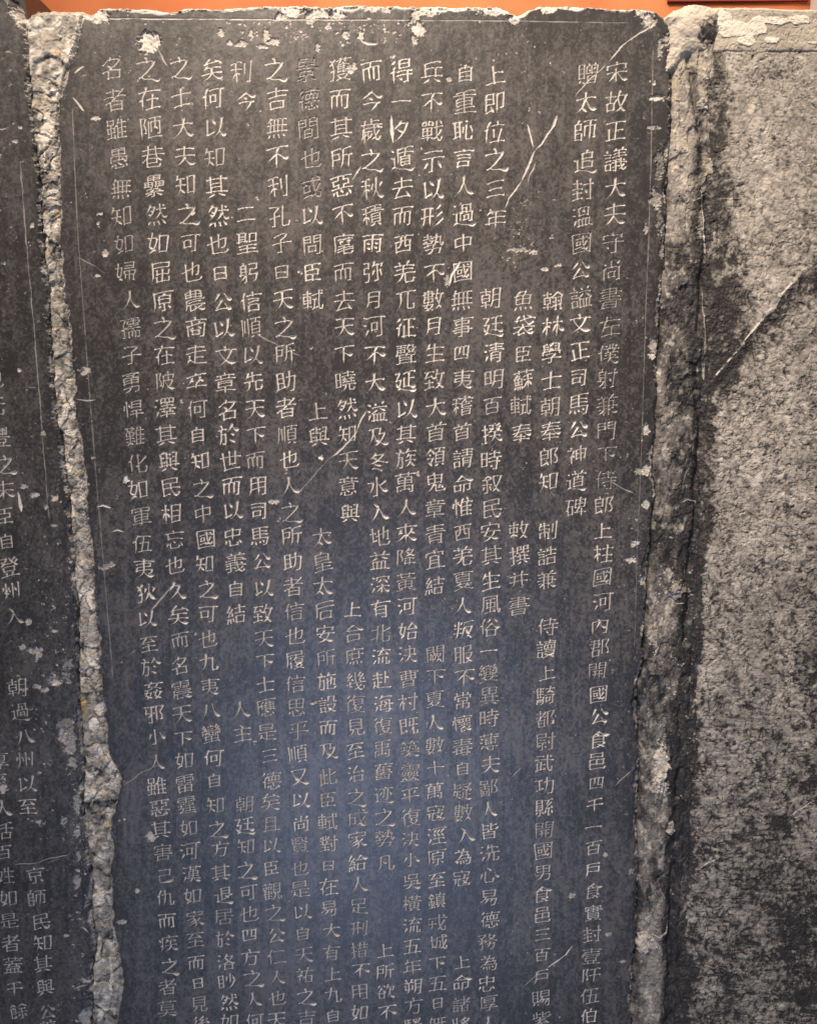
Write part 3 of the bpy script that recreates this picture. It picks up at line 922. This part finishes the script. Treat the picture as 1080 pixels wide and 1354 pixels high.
prism('slab_body', slab_outline(lambda y: -66.0, lf(LEFT_STELE_EDGE), lambda x: -34.0, EXT_B, 3.0), 0.018, 0.19, M_SLAB, t_left)

# ================================================================== rubble joint between left and middle stele
t_joint = empty('mortar_joint', (-0.45, 0.0, BASE_Z), 'narrow rough rubble and mortar filling between the left and middle slabs', 'mortar joint', 'mortar joints between the slabs')
S = Sheet(0, 178, 4, EXT_B, Q)
px, py = S.px, S.py
xl, xr = curve_at(LEFT_STELE_EDGE, py), curve_at(MAIN_LEFT, py)
g = np.random.default_rng(8)
cy = np.concatenate([[48, 92, 118, 928, 955], g.uniform(130, 1390, 120)])
cx = np.empty_like(cy)
cl, cr = curve_at(LEFT_STELE_EDGE, cy), curve_at(MAIN_LEFT, cy)
cx[:] = cl + (cr - cl) * g.uniform(-.05, 1.05, len(cy))
cx[:5] = [76, 68, 60, 116, 128]
wx = px + 9 * (fbm(px, py, 12, seed=81) - .5)
wy = py + 9 * (fbm(px, py, 12, seed=82) - .5)
best = np.full(px.shape, 1e9, np.float32)
sec = best.copy()
who = np.zeros(px.shape, np.int32)
rad = np.concatenate([[2.6, 1.3, 1.2, 1.0, .75], g.uniform(.7, 1.25, 120)])
for k in range(len(cy)):
    dd = (np.hypot(wx - cx[k], (wy - cy[k]) * .8) / rad[k]).astype(np.float32)
    nb = dd < best
    sec = np.where(nb, best, np.minimum(sec, dd))
    best = np.where(nb, dd, best)
    who = np.where(nb, k, who)
gap = np.clip((sec - best) / 7, 0, 1)
ch = np.concatenate([[3.5, 1.5, 0, 2.5, 2.0], g.uniform(-3.5, 3.0, 120)])[who]
tilt = np.concatenate([[0] * 5, g.uniform(-.12, .12, 120)])[who] * (px - cx[who])
mid = (px - xl) / np.maximum(xr - xl, 5)
q1, e1 = cells(wx, wy, 13, 15, 31)
q2, e2 = cells(wx, wy, 6, 7, 32)
q3, e3 = cells(px, py, 3, 3, 33)
smear = sstep(.42, .62, fbm(px, py, 28, 45, seed=96))            # trowelled, flatter mortar here and there
H = (-2.6 + .7 * ch * sstep(0, .5, gap) + .7 * tilt + .6 * np.sqrt(gap) + 4 * (fbm(px, py, 20, seed=83) - .5) + (1 - .75 * smear) * (1.5 * q1 + .9 * q2 + .4 * q3) + .8 * (fbm(px, py, 4, seed=94, octaves=3) - .5)) * .001
edge = np.minimum(px - xl + 3 * (fbm(px, py, 9, seed=85) - .5), xr - px + 3 * (fbm(px, py, 9, seed=86) - .5))
H -= .0011 * np.clip(4 - edge, 0, 14) * (edge < 4)
top_y = 17 + 3 * (fbm(px, py * 0, 15, seed=87) - .5) * 2 + 10 * sstep(44, 36, px)
dT = py - top_y
H -= np.where(dT < 3, .0012 * (3 - dT), 0)
ct = np.concatenate([[.75, .55, .6, .2, 1], g.random(120)])[who]
crumb = fbm(px, py, 7, seed=95, octaves=3, gain=.7)
tone = np.clip(.20 + .55 * ct * sstep(0, .35, gap) + 1.2 * (fbm(px, py, 9, seed=88) - .5) + 1.1 * (crumb - .5) + .22, 0, 1)
pale = np.clip((fbm(px, py, 14, seed=89, octaves=5, gain=.6) - .48) * 5, 0, 1) * .85 * sstep(.1, .5, gap)
pale = np.maximum(pale, np.where(who == 4, .95, 0))
pale = np.maximum(pale, np.where(who == 3, .8, 0) * sstep(.05, .3, gap))
vein = sstep(.82, .92, ridge(px, py, 22, 90, 2)) * .8
pale = np.maximum(pale, vein * (fbm(px, py, 30, seed=91) > .45))
ochre = np.clip(np.where(who == 3, 1.0, 0) + np.clip((fbm(px, py, 18, seed=92) - .6) * 5, 0, .7) * (who != 4), 0, 1)
kv = (dT > -6) & (px > xl - 9) & (px < xr + 9)
kf = kv[:-1, :-1] & kv[1:, :-1] & kv[:-1, 1:] & kv[1:, 1:]
wf = who[:-1, :-1]
at = {'pale': pale, 'tone': tone, 'ochre': ochre}
chunks = [0, 3, 4]
mesh_from('rubble_fill', S.U, -H, S.V, kf & ~np.isin(wf, chunks), at, M_JOINT, t_joint)
for c, lab in zip(chunks, ('large grey stone wedged at the top of the joint', 'rounded ochre pebble', 'small white stone chip')):
    o = mesh_from('stone_chunk' if c == 0 else 'pebble' if c == 3 else 'stone_chip', S.U, -H, S.V, kf & (wf == c), at, M_JOINT, t_joint)
    o['label'] = lab
prism('mortar_core', slab_outline(lambda y: float(curve_at(LEFT_STELE_EDGE, y)) - 2, lambda y: float(curve_at(MAIN_LEFT, y)) + 2, lambda x: 20.0 + 9 * (x < 42), EXT_B, 0.0), 0.024, 0.15, M_JOINT, t_joint)

# ================================================================== rough sooty joint between middle and right stele
t_edge = empty('mortar_joint', (0.33, 0.0, BASE_Z), 'wide sooty dark mortar strip between the middle slab and the pale weathered slab', 'mortar joint', 'mortar joints between the slabs')
S = Sheet(815, 975, 2, EXT_B, Q)
px, py = S.px, S.py
xl, xr = curve_at(MAIN_RIGHT, py), curve_at(RIGHT_STELE_EDGE, py)
s = (px - xl) / (xr - xl)
for pts, r, p in [([(927, 250), (930, 270), (929, 300), (933, 335)], 1.6, .8), ([(915, 265), (925, 262), (930, 256)], 1.2, .7), ([(929, 480), (931, 500), (932, 478)], 1.2, .6), ([(921, 485), (922, 495)], 1.4, .7),
                  ([(914, 595), (917, 588)], 1.4, .8), ([(925, 596), (928, 604)], 1.8, .9), ([(900, 665), (908, 660), (921, 664), (920, 670)], 1.2, .8), ([(875, 752), (880, 762), (877, 770)], 1.6, .8), ([(905, 765), (907, 748)], 1.4, .7),
                  ([(892, 798), (905, 797), (908, 790)], 1.0, .8), ([(912, 905), (914, 898)], 1.2, .9), ([(872, 850), (866, 858), (864, 868)], 1.4, .8), ([(860, 1235), (872, 1240), (880, 1232), (884, 1215)], 1.3, .7),
                  ([(868, 1160), (872, 1175), (880, 1190)], 1.0, .4), ([(875, 1330), (878, 1345)], 1.4, .5), ([(902, 640), (908, 622), (912, 612)], .8, .4), ([(930, 380), (932, 420), (932, 470)], .8, .5)]:
    S.line(pts, r, p)
scatter(S, 900, 35, (835, 180, 945, 1380), .5, 1.6, .55)
scatter(S, 160, 36, (860, 700, 920, 1000), .6, 2.2, .8)
S.flush()
arch = np.sqrt(np.clip(1 - (2 * np.clip(s, 0, 1) - .9) ** 2, 0, 1))
wx = px + 8 * (fbm(px, py, 12, 20, seed=112) - .5)
wy = py + 14 * (fbm(px, py, 12, 20, seed=113) - .5)
q1, e1 = cells(wx, wy, 15, 34, 41)
q2, e2 = cells(wx, wy, 7, 13, 42)
q3, e3 = cells(px, py, 3, 4.5, 43)
H = (-3.2 + 3.2 * arch + 5 * (fbm(px, py, 26, 60, seed=101) - .5) + 1.5 * q1 + .8 * q2 + .35 * q3 + .9 * (fbm(px, py, 4, seed=103, octaves=3) - .5)) * .001
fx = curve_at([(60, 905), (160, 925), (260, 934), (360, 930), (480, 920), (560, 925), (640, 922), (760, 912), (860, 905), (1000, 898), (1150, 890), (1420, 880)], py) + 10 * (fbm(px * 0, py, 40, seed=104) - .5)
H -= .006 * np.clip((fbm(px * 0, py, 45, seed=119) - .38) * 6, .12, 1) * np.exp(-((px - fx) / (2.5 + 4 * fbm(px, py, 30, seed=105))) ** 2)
dl = px - xl + 4 * (fbm(px, py, 10, seed=106) - .5)
H -= .0014 * np.clip(6 - dl, 0, 16) * (dl < 6)
H -= .0006 * np.clip(px - xr - 6, 0, 14)
soot = fbm(px, py, 30, 75, seed=107, octaves=5, gain=.62)
tone = .31 + 2.0 * (soot - .5) + 1.1 * (fbm(px, py, 7, 12, seed=108) - .5) + .3 * (.5 - np.abs(s - .35))
tone += .55 * sstep(330, 190, py) * sstep(.75, .4, s)
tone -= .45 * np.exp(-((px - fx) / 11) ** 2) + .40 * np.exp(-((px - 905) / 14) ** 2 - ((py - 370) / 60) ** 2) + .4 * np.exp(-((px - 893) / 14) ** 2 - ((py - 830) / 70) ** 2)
tone -= .3 * sstep(.5, .85, s) * sstep(200, 400, py)
pale = np.clip((fbm(px, py, 6, 9, seed=109) - .56) * 6, 0, 1) * .6 * np.clip(tone * 2, 0.1, 1)
pale = np.maximum(pale, .8 * np.clip((fbm(px, py, 8, 16, seed=110) - .42) * 5, 0, 1) * np.exp(-((px - 932) / 12) ** 2 - ((py - 90) / 60) ** 2))
ochre = np.clip(np.clip((fbm(px, py, 14, 20, seed=111) - .5) * 4, 0, .8) * sstep(400, 100, py) + .8 * sstep(150, 80, py + 60 * (fbm(px, py, 14, 30, seed=120) - .5)) * sstep(925, 905, px), 0, 1)
pale = np.maximum(pale, ochre * .5)
S.pale = np.maximum(S.pale, pale)
for i, (x, y, rx, ry, dp, p) in enumerate([(874, 1010, 9, 26, -2.5, 1.0), (872, 1040, 11, 12, -1.5, .9), (887, 1095, 6, 7, -3, 1.0), (851, 1248, 8, 13, -2, .95), (860, 1246, 7, 8, -1, .7), (895, 780, 13, 10, -2, .45), (882, 760, 7, 10, -1, .6),
                                           (862, 838, 6, 14, -1, .5), (866, 880, 9, 16, -1, .3), (930, 120, 9, 22, -1.5, .6), (930, 138, 7, 8, -2, .95), (937, 223, 6, 12, -1.5, .6), (932, 245, 4, 12, -1.5, .5), (927, 295, 4, 20, -1, .6), (880, 545, 10, 16, -1, .2), (868, 1200, 8, 20, -1, .3)]):
    chip(S, H, x, y, rx, ry, dp * .001, p, 500 + i)
H -= S.cut
kv = (py > 44) & (px > xl - 8) & (px < xr + 15)
kf = kv[:-1, :-1] & kv[1:, :-1] & kv[:-1, 1:] & kv[1:, 1:]
yc, xc = py[:-1, :-1], px[:-1, :-1]
patch = (((xc - 874) / 11) ** 2 + ((yc - 1018) / 36) ** 2 < 1) | (((xc - 887) / 7) ** 2 + ((yc - 1095) / 8) ** 2 < 1)
at = {'pale': np.clip(S.pale, 0, 1), 'tone': np.clip(tone, 0, 1), 'ochre': ochre}
mesh_from('mortar_face', S.U, -H, S.V, kf & ~patch, at, M_EDGE, t_edge)
o = mesh_from('stone_chip', S.U, -H, S.V, kf & patch, at, M_EDGE, t_edge)
o['label'] = 'bare white broken patches'
prism('mortar_core', slab_outline(lambda y: float(curve_at(MAIN_RIGHT, y)) - 2, lambda y: float(curve_at(RIGHT_STELE_EDGE, y)) + 2, lambda x: 46.0, EXT_B, 0.0), 0.026, 0.15, M_EDGE, t_edge)

# plaster lump capping that joint
t_cap = empty('plaster_lump', (0.37, 0.0, float(plane(915, 70)[1])), 'smooth rounded cream plaster lump capping the top of the sooty joint', 'plaster cap')
S = Sheet(872, 966, 0, 100, Q)
px, py = S.px, S.py
wob = 15 * (fbm(px, py, 14, seed=121, octaves=5, gain=.65) - .5)
low = curve_at([(872, 96), (890, 92), (905, 72), (925, 66), (940, 60), (950, 40), (966, 40)], px)
d = np.minimum(np.minimum(px - 886 + 6 * sstep(50, 90, py), 951 - px), np.minimum(py - curve_at([(872, 34), (884, 24), (895, 14), (910, 9), (930, 9), (944, 12), (966, 14)], px), low - py)) + wob * .6
H = (0.5 + 6.0 * (1 - np.exp(-np.clip(d, 0, 60) / 9)) - 1.9 * np.clip(-d, 0, 20) + 3.0 * (fbm(px, py, 14, seed=122) - .5) + 1.8 * (fbm(px, py, 5, seed=123, octaves=4, gain=.7) - .5)) * .001
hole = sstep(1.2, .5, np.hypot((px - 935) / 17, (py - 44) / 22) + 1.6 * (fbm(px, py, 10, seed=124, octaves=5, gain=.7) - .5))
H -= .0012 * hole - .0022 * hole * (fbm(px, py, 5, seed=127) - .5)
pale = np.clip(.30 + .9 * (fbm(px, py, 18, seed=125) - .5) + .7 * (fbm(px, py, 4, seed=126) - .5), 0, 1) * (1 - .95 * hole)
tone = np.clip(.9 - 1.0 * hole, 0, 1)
kv = d > -8
kf = kv[:-1, :-1] & kv[1:, :-1] & kv[:-1, 1:] & kv[1:, 1:]
mesh_from('plaster_surface', S.U, -H, S.V, kf, {'pale': pale, 'tone': tone, 'ochre': np.full(px.shape, .75)}, M_WORN, t_cap)
prism('plaster_core', [tuple(float(a) for a in plane(x, y)) for x, y in [(892, 84), (890, 40), (900, 18), (918, 13), (946, 15), (946, 58), (925, 64), (905, 70)]], 0.008, 0.15, M_WORN, t_cap)

# ================================================================== right weathered stele
t_right = empty('stone_stele', (0.5, 0, BASE_Z), 'pale mottled weathered stone slab at the right with a diagonal crack and no readable writing', 'stele', 'inscribed stone slabs side by side')
S = Sheet(905, 1150, 2, EXT_B, Q)
px, py = S.px, S.py
crack = [(1130, 300), (1080, 346), (1060, 360), (1047, 376), (1033, 391), (1025, 408), (1014, 415), (1001, 433), (986, 450), (977, 464), (960, 483), (950, 494), (936, 512)]
for pts, r, p in [([(920, 1150), (935, 1140), (948, 1135)], 1.6, .7), ([(1045, 1080), (1055, 1070), (1075, 1060)], 1.2, .6), ([(945, 262), (975, 262), (1010, 270)], .8, .3), ([(1035, 215), (1060, 218), (1080, 216)], .8, .3), ([(1047, 800), (1046, 900), (1043, 950)], 1.6, 0), ([(930, 1245), (935, 1225)], 1.2, .5)]:
    S.line(pts, r, p)
S.flush()
w1 = px + 16 * (fbm(px, py, 22, seed=131) - .5)
w2 = py + 16 * (fbm(px, py, 22, seed=132) - .5)
worm = ridge(w1, w2, 15, 133, 3)                     # winding worn channels
worm2 = ridge(w1 * 1.0, w2 * 1.0, 6.5, 137, 2)
big = fbm(px, py, 62, 78, seed=141)
midn = fbm(px, py, 18, 22, seed=142)
fine = fbm(px, py, 5, seed=143, octaves=3)
horiz = fbm(px, py, 16, 3.2, seed=144, octaves=2) * sstep(700, 950, py) + .5 * (1 - sstep(700, 950, py))
scr = ridge(w1 + 5 * fine, w2 * .8, 4.2, 163, 2)
leafy = ridge(px + 22 * (fbm(px, py, 11, seed=164) - .5), py + 22 * (fbm(px, py, 11, seed=165) - .5), 9.0, 166, 2)
cut = .75 * sstep(.70, .95, scr) * sstep(.35, .6, fbm(px, py, 30, seed=167)) + .8 * sstep(.72, .93, leafy) * sstep(330, 480, py) + .75 * sstep(.60, .88, worm) * sstep(100, 330, py) * .9 + .7 * sstep(.62, .9, worm2) * sstep(.4, .6, midn)
p1, pe = cells(w1, w2, 6, 6, 51)
H = (.22 * p1 - .25 * sstep(.25, 0, pe) + 2.4 * (fbm(px, py, 120, seed=145, octaves=2) - .5) + 1.2 * (midn - .5) + .8 * (fine - .5) - .9 * cut - .5 * (horiz - .5)) * .001
xr = curve_at(RIGHT_STELE_EDGE, py)
dl = px - xr + 22 * (fbm(px, py, 24, 40, seed=146, octaves=5, gain=.6) - .5)
H -= np.where(dl < 8, .0004 * (8 - dl) + .00003 * np.clip(8 - dl, 0, 40) ** 2, 0)
yc_ = curve_at([(p[0], p[1]) for p in crack[::-1]], px)          # height of the crack line above each x
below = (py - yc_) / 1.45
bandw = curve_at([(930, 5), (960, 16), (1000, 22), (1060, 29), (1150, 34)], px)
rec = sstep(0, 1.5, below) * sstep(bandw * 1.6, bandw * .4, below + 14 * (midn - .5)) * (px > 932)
lip = np.exp(-((below + 1.4) / 1.1) ** 2) * sstep(1085, 1050, px) * sstep(936, 950, px) * np.clip((fbm(px, py, 12, seed=159) - .30) * 4, .15, 1)
H -= .0014 * sstep(0, 12, below) * rec - .0011 * lip
top = curve_at(RIGHT_TOP, px) + 3 * (fbm(px, py * 0, 14, seed=147) - .5)
dT = py - top
bandm = sstep(73, 60, py + 7 * (fbm(px, py * 0, 20, seed=148) - .5))
H += .0010 * bandm
H -= np.where(dT < 4, .0009 * (4 - dT) + .0001 * np.clip(4 - dT, 0, 30) ** 2, 0)
H -= .0016 * np.clip((fbm(px, py * 0, 22, seed=168) - .35) * 4, 0, 1) * np.exp(-((py - 68 - 7 * (fbm(px, py * 0, 25, seed=169) - .5)) / 1.2) ** 2) * (px > 950)
lowf = sstep(620, 1200, py)  # darker stone low down, with dimmer light there also put into the tone
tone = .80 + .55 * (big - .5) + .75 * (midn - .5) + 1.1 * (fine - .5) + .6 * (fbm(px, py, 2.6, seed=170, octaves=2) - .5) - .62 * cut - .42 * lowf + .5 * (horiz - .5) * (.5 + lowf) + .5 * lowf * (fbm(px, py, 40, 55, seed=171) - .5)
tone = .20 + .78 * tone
sw = curve_at([(60, 8), (110, 20), (200, 26), (260, 36), (330, 50), (420, 44), (500, 50), (560, 26), (640, 14), (760, 10), (900, 8), (1100, 12), (1250, 16), (1400, 22)], py)
stain = sstep(1.25, .5, (px - xr) / sw + 2.6 * (fbm(px, py, 24, 40, seed=149, octaves=5, gain=.65) - .5)) * np.clip(.45 + 1.3 * (fbm(px, py, 16, 30, seed=161) - .2), .3, 1)
for x, y, rx, ry, a in [(967, 385, 22, 34, 1.0), (950, 300, 14, 40, .6), (940, 440, 22, 60, .9), (960, 500, 20, 26, .8), (1075, 1310, 30, 40, .25), (1072, 900, 20, 60, .35), (950, 90, 12, 12, .8), (935, 620, 14, 80, .5), (1060, 1220, 40, 60, .3), (1070, 1040, 16, 16, .6), (1044, 1265, 10, 8, .7), (1062, 1318, 16, 14, .7),
                        (1015, 100, 26, 10, .3), (1030, 1090, 12, 14, .5)]:
    stain = np.maximum(stain, a * sstep(1.25, .5, np.hypot((px - x) / rx, (py - y) / ry) + 1.1 * (fbm(px, py, 14, seed=150) - .5)))
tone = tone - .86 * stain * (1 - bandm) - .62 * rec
tone = np.where(bandm > .5, .86 + .5 * (big - .5) + .25 * (fine - .5), tone)
pale = np.clip((fbm(px, py, 10, seed=151) + .5 * (big - .5) - .60) * 5, 0, 1) * .55 * (1 - cut) * (1 - stain) * (1 - .6 * lowf) * (1 - rec)
S.pale = np.maximum(np.maximum(S.pale, pale * (1 - bandm)), lip * .95)
flake = np.zeros(px.shape)
for x, y, rx, ry in [(956, 27, 9, 13), (972, 40, 24, 10), (1000, 36, 12, 12), (1022, 28, 17, 5), (985, 54, 12, 6), (1020, 54, 10, 4), (1056, 27, 13, 6), (1075, 57, 8, 1.5), (1110, 40, 14, 8)]:
    flake = np.maximum(flake, sstep(1.15, .95, np.hypot((px - x) / rx, (py - y) / ry) + .9 * (fbm(px, py, 8, seed=152) - .5)))
H += .0009 * flake
S.pale = np.where(bandm > .5, np.maximum(.30 * bandm, flake), S.pale)
ochre = np.clip(bandm * (1 - flake) * 1.0 + .35 * sstep(600, 200, py), 0, 1)
H -= S.cut
kv = (dl > -14) & (dT > -7)
kf = kv[:-1, :-1] & kv[1:, :-1] & kv[:-1, 1:] & kv[1:, 1:]
bf = bandm[:-1, :-1] > .5
ff = flake[:-1, :-1] > .5
at = {'pale': np.clip(S.pale, 0, 1), 'tone': np.clip(tone, 0, 1), 'ochre': ochre}
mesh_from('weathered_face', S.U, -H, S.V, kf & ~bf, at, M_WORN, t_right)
mesh_from('border_band', S.U, -H, S.V, kf & bf & ~ff, at, M_WORN, t_right)
mesh_from('whitewash_flakes', S.U, -H, S.V, kf & bf & ff, at, M_WORN, t_right)
prism('slab_body', slab_outline(lf(RIGHT_STELE_EDGE), lambda y: 1146.0, lf(RIGHT_TOP), EXT_B, 2.0), 0.022, 0.19, M_WORN, t_right)


# ================================================================== painted wall behind
def plain(name, c1, c2, scale, rough):
    m = bpy.data.materials.new(name)
    m.use_nodes = True
    nt = m.node_tree
    b = nt.nodes['Principled BSDF']
    tc = nt.nodes.new('ShaderNodeTexCoord')
    n = nt.nodes.new('ShaderNodeTexNoise')
    n.inputs['Scale'].default_value = scale
    n.inputs['Detail'].default_value = 6
    r = nt.nodes.new('ShaderNodeValToRGB')
    r.color_ramp.elements[0].position, r.color_ramp.elements[1].position = .35, .65
    r.color_ramp.elements[0].color, r.color_ramp.elements[1].color = c1 + (1,), c2 + (1,)
    nt.links.new(tc.outputs['Object'], n.inputs['Vector'])
    nt.links.new(n.outputs['Fac'], r.inputs[0])
    nt.links.new(r.outputs[0], b.inputs['Base Color'])
    b.inputs['Roughness'].default_value = rough
    bp = nt.nodes.new('ShaderNodeBump')
    bp.inputs['Strength'].default_value = .3
    bp.inputs['Distance'].default_value = .002
    nt.links.new(n.outputs['Fac'], bp.inputs['Height'])
    nt.links.new(bp.outputs[0], b.inputs['Normal'])
    return m


M_WALL = plain('orange_limewash', (0.60, 0.17, 0.060), (0.70, 0.23, 0.09), 9, .85)
M_TRIM = plain('dark_red_paint', (0.20, 0.02, 0.012), (0.27, 0.03, 0.02), 12, .6)
M_WHITE = plain('white_plaster', (0.62, 0.60, 0.56), (0.72, 0.70, 0.66), 14, .8)


def hit(pxx, pyy, depth):
    dv = M3 @ np.array([(pxx - W0 / 2) / F0, -(pyy - H0 / 2) / F0, -1.0])
    t = (depth - C0[1]) / dv[1]
    return C0 + dv * t


wall = prism('painted_wall', [(-1.3, BASE_Z - .1), (-1.3, 1.5), (1.5, 1.5), (1.5, BASE_Z - .1)], 0.30, 0.42, M_WALL, None)
wall['label'], wall['category'] = 'orange limewashed wall showing above the tops of the slabs', 'wall'
z1 = float(hit(960, 1.2, .294)[2])
x1 = float(hit(884, 0, .29)[0])
x2 = float(hit(1074, 4, .29)[0])
trim = prism('rail', [(x1, z1), (x1, z1 + .03), (x2 - .004, z1 + .03), (x2 - .004, z1)], 0.294, 0.2995, M_TRIM, None)
trim['label'], trim['category'] = 'dark red painted rail on the orange wall at the top edge', 'rail'
pz = float(hit(1080, 9, .27)[2])
post = prism('white_post', [(x2, BASE_Z - .1), (x2, 1.5), (x2 + .25, 1.5), (x2 + .25, BASE_Z - .1)], 0.24, 0.298, M_WHITE, None)
post['label'], post['category'] = 'white plastered post showing at the top right corner behind the pale slab', 'post'
